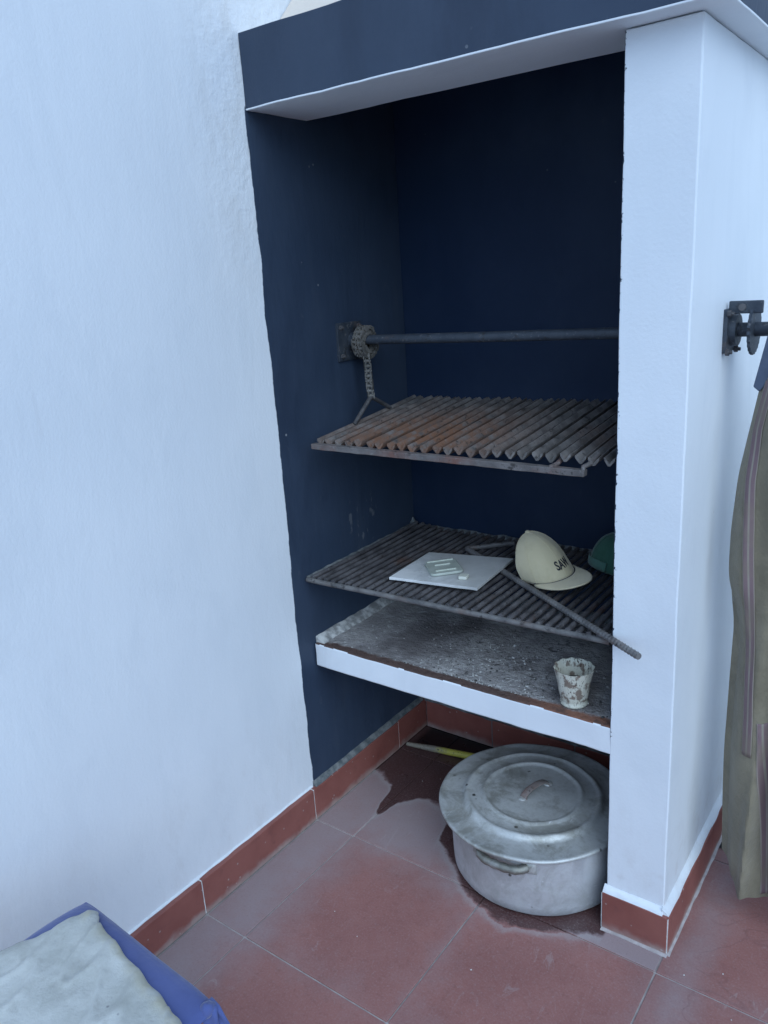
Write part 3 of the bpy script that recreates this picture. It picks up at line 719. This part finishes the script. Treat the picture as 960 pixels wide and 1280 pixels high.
# ------------------------------------------------------------------ caps
def make_cap(name, label, c, fdir, mat, size=1.0, tilt=0.0, squash=1.0, roll=0.0, text=None, inkmat=None, strap=None):
    f = Vector(fdir).normalized(); s = Vector((-f.y, f.x, 0)); u = Vector((0, 0, 1))
    root = thing(name, label, 'cap', c); C0 = Vector(c)
    rm = Matrix.Rotation(roll, 3, f) @ Matrix.Rotation(tilt, 3, s)
    def T(a, b, h): return C0 + rm @ (f * a * size + s * b * size + u * h * size)
    def crown(th, t):
        # th: 0 = front; t: 0 rim .. 1 button
        ph = t * math.pi / 2
        k = math.cos(ph) ** (.90 if text else .66); hgt = math.sin(ph) ** .98
        rf = (.090 if math.cos(th) > 0 else (.034 if text else .078))
        a = math.cos(th) * rf * k; b = math.sin(th) * (.070 if not text else (.066 if math.sin(th) < 0 else .054)) * k
        h = .112 * hgt * squash
        a += (-.026 if text else -.012) * hgt * (1 if math.cos(th) > 0 or text else .3)
        seam = abs(math.sin(3 * (th + math.pi / 2)))          # six panels
        dent = .0018 * max(0, 1 - seam * 9) * k
        wv = noise.noise(Vector((a * 22, b * 22, h * 22 + size * 9))) * .0060 * (1 if math.cos(th) < .3 else .6)
        q = 1 + (wv - dent) / .085
        return T(a * q, b * q, h)
    bm = bmesh.new()
    surf(bm, lambda i, j: crown(2 * math.pi * i, j * .985), 96, 22, wrap=True)
    cr = obj('crown', bm, mat, root, smooth=40)
    so_ = cr.modifiers.new('solid', 'SOLIDIFY'); so_.thickness = .0018; so_.offset = -1
    bm = bmesh.new(); bmesh.ops.create_uvsphere(bm, u_segments=12, v_segments=8, radius=.0068 * size)
    for v in bm.verts: v.co = Vector((v.co.x, v.co.y, v.co.z * .6)) + T(-.026 if text else -.012, 0, .1125 * squash)
    obj('button', bm, mat, root, smooth=60)
    # bill: crescent from the front rim, arched across
    def bill(i, j):
        th = (i - .5) * 2 * 1.12; rr = crown(th, 0.02); rim_a = math.cos(th) * .094; rim_b = math.sin(th) * (.072 if not text else (.068 if th < 0 else .058))
        ext = .070 * max(0.0, math.cos((i - .5) * math.pi)) ** .55
        a = rim_a + ext * j * (0.55 + .45 * math.cos(th)); b = rim_b * (1 + .16 * j * (1 - abs(2 * i - 1) ** 3))
        x = (b / .085)
        h = .002 + .026 * j * (1 - 1.15 * x * x) * .55 - .012 * j
        return T(a, b, h)
    bm = bmesh.new(); surf(bm, bill, 40, 12); bl = obj('bill', bm, mat, root, smooth=60)
    so_ = bl.modifiers.new('solid', 'SOLIDIFY'); so_.thickness = .0030; so_.offset = 0
    # stitched seams between the panels
    bm = bmesh.new()
    for q6 in range(6):
        th = q6 * math.pi / 3
        tube(bm, [crown(th, .02 + .95 * k / 18) + (crown(th, .02 + .95 * k / 18) - T(0, 0, .03)).normalized() * .0004 for k in range(19)], .0007, 5)
    obj('panel_seams', bm, mat, root, smooth=60)
    # sewn edge where the bill meets the crown
    bm = bmesh.new(); tube(bm, [crown((k / 24 - .5) * 2.3, .012) + rm @ (f * .0012) for k in range(25)], .0013, 6); obj('seam', bm, inkmat if inkmat else mat, root, smooth=60)
    if strap:
        bm = bmesh.new()
        def st(i, j):
            th = math.pi + (i - .5) * 1.5; return crown(th, .02 + .16 * j) + rm @ (Vector((math.cos(th) * f.x - math.sin(th) * s.x, 0, 0)) * 0 + (f * math.cos(th) + s * math.sin(th)) * .003)
        surf(bm, st, 20, 3); q = obj('strap', bm, strap, root, smooth=60); m_ = q.modifiers.new('solid', 'SOLIDIFY'); m_.thickness = .002
    if text:
        cu = bpy.data.curves.new('t', 'FONT'); cu.body = text; cu.size = .027; cu.resolution_u = 4; cu.offset = .0007
        to = bpy.data.objects.new('t', cu); COL.objects.link(to)
        bpy.context.view_layer.update(); dg = bpy.context.evaluated_depsgraph_get()
        me = bpy.data.meshes.new_from_object(to.evaluated_get(dg)); bpy.data.objects.remove(to)
        b2 = bmesh.new(); b2.from_mesh(me); bpy.data.meshes.remove(me)
        bmesh.ops.triangulate(b2, faces=b2.faces)
        for _ in range(2): bmesh.ops.subdivide_edges(b2, edges=[e for e in b2.edges if e.calc_length() > .003], cuts=1)
        x0 = min(v.co.x for v in b2.verts)
        for v in b2.verts:
            px_, pz_ = v.co.x - x0, v.co.y
            th = text_start + px_ / (.088 * size); tt = .15 + pz_ * 6.6
            p = crown(th, tt); v.co = p + rm @ ((f * math.cos(th) + s * math.sin(th)) * .0014 + u * .0004)
        lt = obj('lettering', b2, inkmat, root); m_ = lt.modifiers.new('solid', 'SOLIDIFY'); m_.thickness = .0006
    return root
text_start = -.22
INK = mat_simple("dark_thread", (.015, .017, .022), (.03, .032, .04), 200, .8)
KHAKI = mat_cloth("khaki_cotton", (.53, .465, .30), (.62, .55, .38))
make_cap('khaki_cap', 'khaki baseball cap with dark lettering sitting on the lower grill', (.552, .246, .714), (math.cos(-.4934), math.sin(-.4934), 0), KHAKI, 1.0, tilt=-.135, roll=.225, squash=.90, text="SAW", inkmat=INK)
GREENC = mat_cloth("bottle_green_cotton", (.028, .090, .062), (.045, .125, .085))
make_cap('green_cap', 'dark green cap half hidden behind the pillar at the back of the lower grill', (.690, .372, .704), (.75, .66, 0), GREENC, .95, tilt=.16, squash=.80, strap=mat_cloth("light_green_strap", (.07, .17, .125), (.10, .21, .16)))

# ------------------------------------------------------------------ splattered cup on the hearth
def mat_cup():
    k = NT("splattered_cream_cup"); x = k.xyz(k.tc.outputs['Object'])
    c = k.mix(k.noise(30, 4), (.50, .50, .42), (.63, .63, .54))
    m = k.ramp(k.noise(120, 6, .72, stretch=(1, 1, .5), dist=1.2), .56, .61)
    up_ = k.ramp(x[2], .010, .075, .18, 1.0)
    c = k.mix(k.math('MULTIPLY', m, up_), c, (.055, .040, .032))
    m2 = k.math('MULTIPLY', k.ramp(k.noise(45, 5, .6, off=(3, 3, 3)), .52, .6), k.ramp(x[2], .035, .06))
    c = k.mix(k.math('MULTIPLY', m2, .8), c, (.12, .075, .055))
    return k.set(col=c, rough=.4, normal=k.bump(k.noise(60, 5), .4, .002)).m
cup = thing('cup', 'cream fluted cup with dark drips standing at the front edge of the hearth', 'cup', (.7085, .0545, ZS + .0015))
def flute(a, r, z):
    k = max(0, (z - .03) / .055); return (r * (1 + .022 * k * math.cos(12 * a)), z + (.0010 * math.cos(12 * a) if z > .08 else 0))
bm = bmesh.new()
lathe(bm, [(0, 0), (.0265, 0), (.0295, .002), (.0300, .006), (.0275, .010), (.0290, .014), (.0325, .03), (.0355, .05), (.0385, .068), (.0428, .0855), (.0432, .0870), (.0412, .0868), (.0365, .068), (.0335, .05), (.0305, .03), (.026, .014), (0, .012)], 60, (.7085, .0545, ZS + .0015), flute)
obj('cup_body', bm, mat_cup(), cup, smooth=60)
bm = bmesh.new(); lathe(bm, [(.0318, .0505), (.010, .0503), (0, .0502)], 40, (.7085, .0545, ZS + .0015)); obj('liquid', bm, mat_simple("dark_residue", (.014, .010, .011), (.03, .02, .02), 60, .35), cup)

# ------------------------------------------------------------------ big aluminium pot with lid
PC = (.588, .124)
pot = thing('cooking_pot', 'large dented aluminium pot with lid standing under the hearth', 'pot', (PC[0], PC[1], .001))
def dent(a, r, z): return (r * (1 + .007 * noise.noise(Vector((math.cos(a) * 2.4, math.sin(a) * 2.4, z * 11)))), z)
bm = bmesh.new()
lathe(bm, [(0, .001), (.196, .001), (.206, .004), (.2125, .012), (.2135, .03), (.2140, .10), (.2135, .157), (.2160, .160), (.2160, .164), (.2110, .164), (.2105, .03), (.200, .008), (0, .006)], 96, (PC[0], PC[1], 0), dent)
obj('pot_body', bm, POTM, pot, smooth=40)
LC = Vector((.574, .122, .166)); lid = thing('x', '', '')
bpy.data.objects.remove(lid)
bm = bmesh.new()
prof = [(.2300, -.006), (.2315, -.004), (.2312, .000), (.2285, .0024), (.2235, .0026), (.2190, .0016), (.180, .0042), (.1745, .0055), (.1700, .0095), (.1655, .0150), (.1610, .0165), (.1575, .0155), (.1545, .0130), (.150, .0120), (.128, .0125), (.1245, .0145), (.1205, .0180), (.1170, .0185), (.1140, .0168), (.1110, .0135), (.106, .0128), (.04, .0145), (0, .0150)]
def lwob(a, r, z): return (r * (1 + .0025 * noise.noise(Vector((math.cos(a) * 3, math.sin(a) * 3, 5)))), z + .0036 * noise.noise(Vector((r * math.cos(a) * 11, r * math.sin(a) * 11, 2))) * (1 if r > .02 else 0))
lathe(bm, prof + [], 112, LC, lwob)
lido = obj('lid', bm, LIDM, pot, smooth=50); m_ = lido.modifiers.new('solid', 'SOLIDIFY'); m_.thickness = .0016; m_.offset = -1
# strap handle on the lid
hd = Vector((.28, .96, 0)).normalized(); hs = Vector((-hd.y, hd.x, 0)); bm = bmesh.new(); hp = []
hc = Vector((LC.x + .004, LC.y + .006, LC.z + .0145))
for k in range(15):
    a = math.pi * k / 14; hp.append(hc + hd * (-.042 * math.cos(a)) + Vector((0, 0, .017 * math.sin(a) ** .8)))
secs = []
for i, p in enumerate(hp):
    t = (hp[min(i + 1, 14)] - hp[max(i - 1, 0)]).normalized(); n_ = t.cross(hs)
    wd = .0085 + (.004 if i in (0, 14) else 0)
    secs.append([bm.verts.new(p + hs * a * wd + n_ * b * .0022) for a, b in ((-1, -1), (1, -1), (1, .5), (.5, 1.2), (-.5, 1.2), (-1, .5))])
for A_, B_ in zip(secs, secs[1:]):
    for k in range(6): bm.faces.new((A_[k], A_[(k + 1) % 6], B_[(k + 1) % 6], B_[k]))
bm.faces.new(secs[0]); bm.faces.new(secs[-1][::-1])
obj('lid_handle', bm, mat_iron("brown_handle", (.20, .175, .165), (.27, .24, .225), (.16, .085, .065), .6, .5), lido, smooth=50)
for sgn in (-1, 1):
    c = hc + hd * sgn * .046; bm = bmesh.new(); lathe(bm, [(0, .0035), (.006, .003), (.011, .001), (.012, -.001)], 14, c); obj('handle_foot', bm, LIDM, lido, smooth=60)
# cast ear handles
def ear(ang):
    d = Vector((math.cos(ang), math.sin(ang), 0)); s = Vector((-d.y, d.x, 0)); c = Vector((PC[0], PC[1], .139))
    bm = bmesh.new()
    pts = []
    for k in range(17):
        t = -1 + k / 8; aa = t * .27
        rr = .2160 + .013 * (1 - abs(t) ** 6)
        pts.append(c + Vector((math.cos(ang + aa) * rr, math.sin(ang + aa) * rr, .001 - .003 * (1 - t * t))))
    tube(bm, pts, [.0100 + .0010 * math.sin(k * 2.1) for k in range(17)], 10)
    h = obj('ear_handle', bm, mat_aluminium("cast_handle_%d" % int(sgn_id[0]), .75, (.42, .42, .40), .45), pot, smooth=60)
    sgn_id[0] += 1
    for t in (-1, 1):
        bm = bmesh.new(); p = []
        for j in range(9):
            for k in range(5):
                pass
        aa = ang + t * .30
        def pl(i, j):
            an = aa + (i - .5) * .15; rr = .2149 + .004 * (1 - (2 * i - 1) ** 4) * (1 - (2 * j - 1) ** 4); return Vector((PC[0] + rr * math.cos(an), PC[1] + rr * math.sin(an), .123 + .030 * j))
        surf(bm, pl, 8, 6); obj('handle_plate', bm, LIDM, h, smooth=60)
sgn_id = [1]
EA = R(-87)
ear(EA); ear(EA + math.pi)

# ------------------------------------------------------------------ yellow stick on the floor behind the pot
k = NT("worn_yellow_paint"); x = k.xyz()
c = k.mix(k.noise(30, 4), (.42, .40, .06), (.50, .46, .09))
wr = k.ramp(k.math('ADD', x[0], k.math('MULTIPLY', k.math('SUBTRACT', k.noise(50, 4), .5), .10)), .165, .12)
c = k.mix(wr, c, (.22, .20, .16)); c = k.mix(k.ramp(k.noise(120, 5), .6, .66), c, (.05, .05, .04)); k.set(col=c, rough=.5)
bm = bmesh.new(); tube(bm, [(.030, .350, .0105), (.12, .3685, .011), (.36, .417, .011)], [.006, .0102, .0108], 12)
o = obj('yellow_stick', bm, k.m, smooth=60); tag(o, 'worn yellow stick lying on the dark floor behind the pot', 'stick')

# ------------------------------------------------------------------ khaki coat hung on the crank
XL = [(.02, .987), (.10, .984), (.24, .978), (.38, .974), (.54, .975), (.68, .977), (.735, .969), (.795, .962), (.886, .9615), (1.0, .9686), (1.09, .983), (1.19, .999), (1.21, 1.008), (1.235, 1.020), (1.25, 1.034), (1.30, 1.075)]
def straight(tab, x):
    for (a, b), (c, d) in zip(tab, tab[1:]):
        if x <= c: return b + (d - b) * max(0, (x - a) / (c - a))
    return tab[-1][1]
def xl(z): return .009 + sum(straight(XL, z + k * .011) for k in (-2, -1, 0, 1, 2)) / 5
XRC = 1.40
def coat_bottom(x): return lerp([(.99, .118), (1.02, .108), (1.05, .088), (1.09, .066), (1.15, .060), (1.25, .066), (1.40, .075)], x)
def yfront(x, z):
    l = xl(z) + lerp([(.64, .016), (.80, 0)], z)
    dx = max(0, x - l)
    low = min(1, max(0, (1.15 - z) / .5))
    y = .222 - .050 * (1 - math.exp(-dx / .022))
    y += .011 * math.sin(2 * math.pi * (x * 15.5 + .55 * z + .22 * math.sin(5.3 * z))) * min(1, dx / .035) * (.45 + .55 * low)
    y += .007 * math.sin(2 * math.pi * (x * 5.0 - 1.7 * z + .3)) * min(1, dx / .035) * max(0, min(1, (z - .45) / .3))
    y += low * .018 * math.sin(2 * math.pi * (x * 8.2 + .10 * math.sin(4.1 * z) + .28)) * min(1, dx / .03)
    y += .014 * noise.noise(Vector((x * 9, 0, z * 4.0))) * min(1, dx / .02) + .0055 * noise.noise(Vector((x * 26, 2, z * 10))) * min(1, dx / .02)
    y -= .030 * math.exp(-((x - 1.062 - .05 * (z - .3)) / .012) ** 2) * max(0, min(1, (.62 - z) / .3))
    y += .02 * math.exp(-((z - .735) / .03) ** 2) * math.exp(-((x - 1.0) / .02) ** 2) * .6
    return y
k = NT("faded_khaki_canvas")
c = k.mix(k.ramp(k.noise(6, 6, .65), .3, .7), (.172, .150, .104), (.245, .215, .152))
c = k.mix(k.math('MULTIPLY', k.ramp(k.noise(24, 6, .7, off=(4, 1, 2)), .5, .7), .35), c, (.29, .25, .17))
c = k.mix(k.math('MULTIPLY', k.ramp(k.noise(15, 5, off=(8, 1, 2)), .55, .7), .30), c, (.13, .115, .085))
n = k.bump(k.noise(30, 6, .7, dist=1.0), .6, .006); n = k.bump(k.noise(500, 2), .3, .0008, n)
COATM = k.set(col=c, rough=.95, normal=n, sheen=.2, spec=.15).m
coat = thing('coat', 'long faded khaki coat with purple striped trim hanging from the crank on the right', 'coat', (1.18, .225, 1.196))
bm = bmesh.new(); nu, nv = 64, 110
ZTOP = 1.25
def cf(u, v):
    z0 = coat_bottom(1.0 + u * .4); z = z0 + (ZTOP - z0) * v
    l = xl(z) + lerp([(.64, .016), (.80, 0)], z)
    x = l + (XRC - l) * (u ** 1.5); return Vector((x, yfront(x, z), z))
def cb(u, v):
    z0 = coat_bottom(1.0 + u * .4) + .0; z = z0 + (ZTOP - z0) * v; x = xl(z) + (XRC - xl(z)) * u ** 1.5
    return Vector((x, .246 + .006 * noise.noise(Vector((x * 8, 3, z * 4))) - .012 * math.exp(-(x - xl(z)) / .006), z))
gf = surf(bm, cf, nu, nv); gb = surf(bm, cb, nu, nv)
for j in range(nv):
    bm.faces.new((gf[0][j], gf[0][j + 1], gb[0][j + 1], gb[0][j])); bm.faces.new((gf[-1][j], gb[-1][j], gb[-1][j + 1], gf[-1][j + 1]))
for i in range(nu):
    bm.faces.new((gf[i][nv], gf[i + 1][nv], gb[i + 1][nv], gb[i][nv])); bm.faces.new((gf[i][0], gb[i][0], gb[i + 1][0], gf[i + 1][0]))
obj('coat_body', bm, COATM, coat, smooth=70)
def mat_trim():
    k = NT("purple_striped_trim"); uv = k.n("ShaderNodeUVMap"); x = k.xyz(uv.outputs[0])
    f = k.math('ABSOLUTE', k.math('SUBTRACT', k.math('FRACT', k.math('MULTIPLY', x[0], 2.0)), .5))
    c = k.mix(k.ramp(f, .28, .40), k.mix(k.noise(60, 4), (.165, .108, .118), (.205, .140, .145)), (.27, .235, .20))
    c = k.mix(k.ramp(k.noise(14, 4), .38, .75, 0, .8), c, (.20, .165, .125))
    return k.set(col=c, rough=.9, normal=k.bump(k.noise(300, 3), .3, .001)).m
TRIM = mat_trim()
def trim(name, fx, w, z0, z1, n=70):
    bm = bmesh.new(); uvl = bm.loops.layers.uv.new('UVMap'); rows = []
    for j in range(n + 1):
        z = z0 + (z1 - z0) * j / n; xc = fx(z)
        rows.append([bm.verts.new((xc + w * (i / 8 - .5), yfront(xc + w * (i / 8 - .5), z) - .0012, z)) for i in range(9)])
    for j in range(n):
        for i in range(8):
            f = bm.faces.new((rows[j][i], rows[j][i + 1], rows[j + 1][i + 1], rows[j + 1][i]))
            for l, (a, b) in zip(f.loops, ((i, j), (i + 1, j), (i + 1, j + 1), (i, j + 1))): l[uvl].uv = (a / 8, b / n)
    o = obj(name, bm, TRIM, coat, smooth=70); m_ = o.modifiers.new('solid', 'SOLIDIFY'); m_.thickness = .0006; return o
trim('striped_trim', lambda z: straight([(.30, 1.047), (.50, 1.040), (.74, 1.025), (.84, 1.0175), (1.0, 1.0087), (1.1, 1.013), (1.25, 1.040)], z), .021, .42, 1.19)
trim('striped_trim', lambda z: straight([(.06, 1.098), (.12, 1.094), (.32, 1.082), (.45, 1.072), (.60, 1.06)], z), .021, .069, .50)
# pocket with striped edging
bm = bmesh.new()
def pk(i, j):
    z = .315 + .22 * j; hw = .060 * (1 - max(0, .30 - j) ** 2 * 6); x = 1.150 + (i - .5) * 2 * hw
    return Vector((x, yfront(x, z) - .005, z))
surf(bm, pk, 20, 20); o = obj('pocket', bm, COATM, coat, smooth=70); m_ = o.modifiers.new('solid', 'SOLIDIFY'); m_.thickness = .002
bm = bmesh.new(); pts = [pk(0, 1 - k / 24) for k in range(22)] + [pk(k / 16, .06 - .06 * math.sin(math.pi * k / 16)) for k in range(1, 16)]
tube(bm, [p + Vector((0, -.002, 0)) for p in pts], .0035, 7); obj('pocket_edging', bm, mat_cloth("purple_edging", (.10, .06, .10), (.16, .11, .15)), o, smooth=70)

# ------------------------------------------------------------------ chair with blue cushion and canvas cloth, bottom left
WOOD = mat_simple("orange_brown_wood", (.24, .12, .05), (.33, .17, .075), 12, .5)
ch = thing('wooden_chair', 'wooden chair seat under the blue cushion by the left wall', 'chair', (.39, -1.05, 0))
bm = bmesh.new(); box(bm, (.215, -1.240, .372), (.553, -.889, .396)); obj('seat', bm, WOOD, ch, bevel=.006, segs=3)
for x, y in ((.235, -1.22), (.533, -1.22), (.235, -.909), (.533, -.909)):
    bm = bmesh.new(); tube(bm, [(x, y, 0.0), (x, y, .372)], [.014, .019], 12); obj('leg', bm, WOOD, ch, smooth=60)
for a, b in (((.235, -1.22, .16), (.533, -1.22, .16)), ((.235, -.909, .16), (.533, -.909, .16))):
    bm = bmesh.new(); tube(bm, [a, b], .009, 10); obj('stretcher', bm, WOOD, ch, smooth=60)
BLUE = mat_cloth("blue_cotton", (.070, .095, .255), (.090, .120, .30), 600)
cu = thing('blue_cushion', 'blue cushion with tie strings on the wooden chair under the canvas cloth', 'cushion', (.39, -1.05, .397))
def cush(sgn):
    def f(i, j):
        u, v = 2 * i - 1, 2 * j - 1
        e = (1 - abs(u) ** 4) * (1 - abs(v) ** 4)
        pin = 1 - .022 * (abs(u * v)) ** 6 - .010 * (1 - abs(u) ** 2) * abs(v) ** 4
        h = .0265 * max(0, e) ** .5
        x = .3765 + (u * .1775 + v * .0093) * pin; y = -1.031 + (v * .1785 - u * .0093) * pin
        return Vector((x, y, .4255 + sgn * h + .0015 * noise.noise(Vector((x * 18, y * 18, sgn)))))
    return f
bm = bmesh.new(); surf(bm, cush(1), 60, 60); surf(bm, cush(-1), 60, 60); bmesh.ops.remove_doubles(bm, verts=bm.verts, dist=.0002)
obj('cushion_body', bm, BLUE, cu, smooth=70)
def ribbon(name, pts, w, mat, parent):
    bm = bmesh.new(); pts = [Vector(p) for p in pts]; rows = []
    for i, p in enumerate(pts):
        t = (pts[min(i + 1, len(pts) - 1)] - pts[max(i - 1, 0)]).normalized(); s_ = t.cross(Vector((.6, -.75, .3))).normalized(); ww = w * (1 + .25 * math.sin(i * 1.7))
        n_ = t.cross(s_)
        rows.append([bm.verts.new(p + s_ * ww * (k / 4 - .5) + n_ * .0035 * math.cos(k * 1.9 + i)) for k in range(5)])
    for A_, B_ in zip(rows, rows[1:]):
        for k in range(4): bm.faces.new((A_[k], A_[k + 1], B_[k + 1], B_[k]))
    o = obj(name, bm, mat, parent, smooth=70); m_ = o.modifiers.new('solid', 'SOLIDIFY'); m_.thickness = .0025; return o
ribbon('tie_string', [(.545, -.872, .432), (.556, -.880, .428), (.560, -.880, .416), (.562, -.880, .40), (.566, -.879, .37), (.568, -.880, .33)], .022, BLUE, cu)
ribbon('tie_string', [(.545, -.872, .432), (.558, -.872, .424), (.566, -.868, .410), (.574, -.864, .390), (.580, -.862, .36)], .018, BLUE, cu)
bm = bmesh.new(); bmesh.ops.create_uvsphere(bm, u_segments=14, v_segments=9, radius=.011)
for v in bm.verts: v.co = v.co * (1 + .25 * noise.noise(v.co * 160)) + Vector((.553, -.878, .429))
obj('knot', bm, BLUE, cu, smooth=70)
# canvas cloth over the cushion
CANVAS = mat_canvas()
FRONT = [(.268, -.8600), (.276, -.8625), (.284, -.868), (.302, -.878), (.335, -.884), (.405, -.897), (.485, -.910), (.545, -.922), (.585, -.934)]
LEFT = [(-.860, .268), (-.872, .259), (-.905, .250), (-.945, .238), (-.975, .222), (-1.02, .210), (-1.25, .200)]
def cl_top(x, y):
    cr = noise.noise(Vector((x * 16 + y * 9, y * 5 - x * 3, 8)))
    return .4590 + .0025 * noise.noise(Vector((x * 9, y * 9, 1))) + .0012 * noise.noise(Vector((x * 40, y * 40, 4))) + .0045 * max(0, 1 - abs(cr) * 9)
bm = bmesh.new()
def cl(i, j):
    q = j ** 1.4; yl = -.860 - .385 * q; xL = lerp([(-a, b) for a, b in LEFT], -yl)
    xf = .268 + .317 * i; yf = lerp(FRONT, xf) + .0012 * noise.noise(Vector((xf * 30, 0, 0)))
    x = xL + (.585 - xL) * i; y = yf + (-1.245 - yf) * q
    d = min(1, j * 11); ex = min(1, min(i, 1 - i) * 16)
    return Vector((x, y, cl_top(x, y) - .008 * (1 - d) ** 2 - .008 * (1 - ex) ** 2 + .0015 * math.exp(-((j - .10) / .05) ** 2)))
surf(bm, cl, 90, 90)
o = obj('canvas_cloth', bm, CANVAS, smooth=70); m_ = o.modifiers.new('solid', 'SOLIDIFY'); m_.thickness = .0045; m_.offset = -1
tag(o, 'off-white canvas cloth spread over the blue cushion at bottom left', 'cloth')

# a few flakes of paint fallen on the floor
bm = bmesh.new()
for x, y in ((.210, .26), (.170, .225), (1.06, .0), (.995, -.045), (.27, -.30), (1.10, -.10), (.36, -.33), (.62, -.27)):
    r_ = rnd.uniform(.0012, .0022); vs = [bm.verts.new((x + r_ * math.cos(a) * rnd.uniform(.6, 1.2), y + r_ * math.sin(a), .0010)) for a in (0, 1.3, 2.6, 3.9, 5.2)]
    tp = bm.verts.new((x, y, .0022))
    for k in range(5): bm.faces.new((vs[k], vs[(k + 1) % 5], tp))
    bm.faces.new(vs[::-1])
o = obj('paint_flakes', bm, PALE_MORTAR); o['kind'] = 'stuff'; o['label'] = 'white paint flakes scattered on the tile floor'
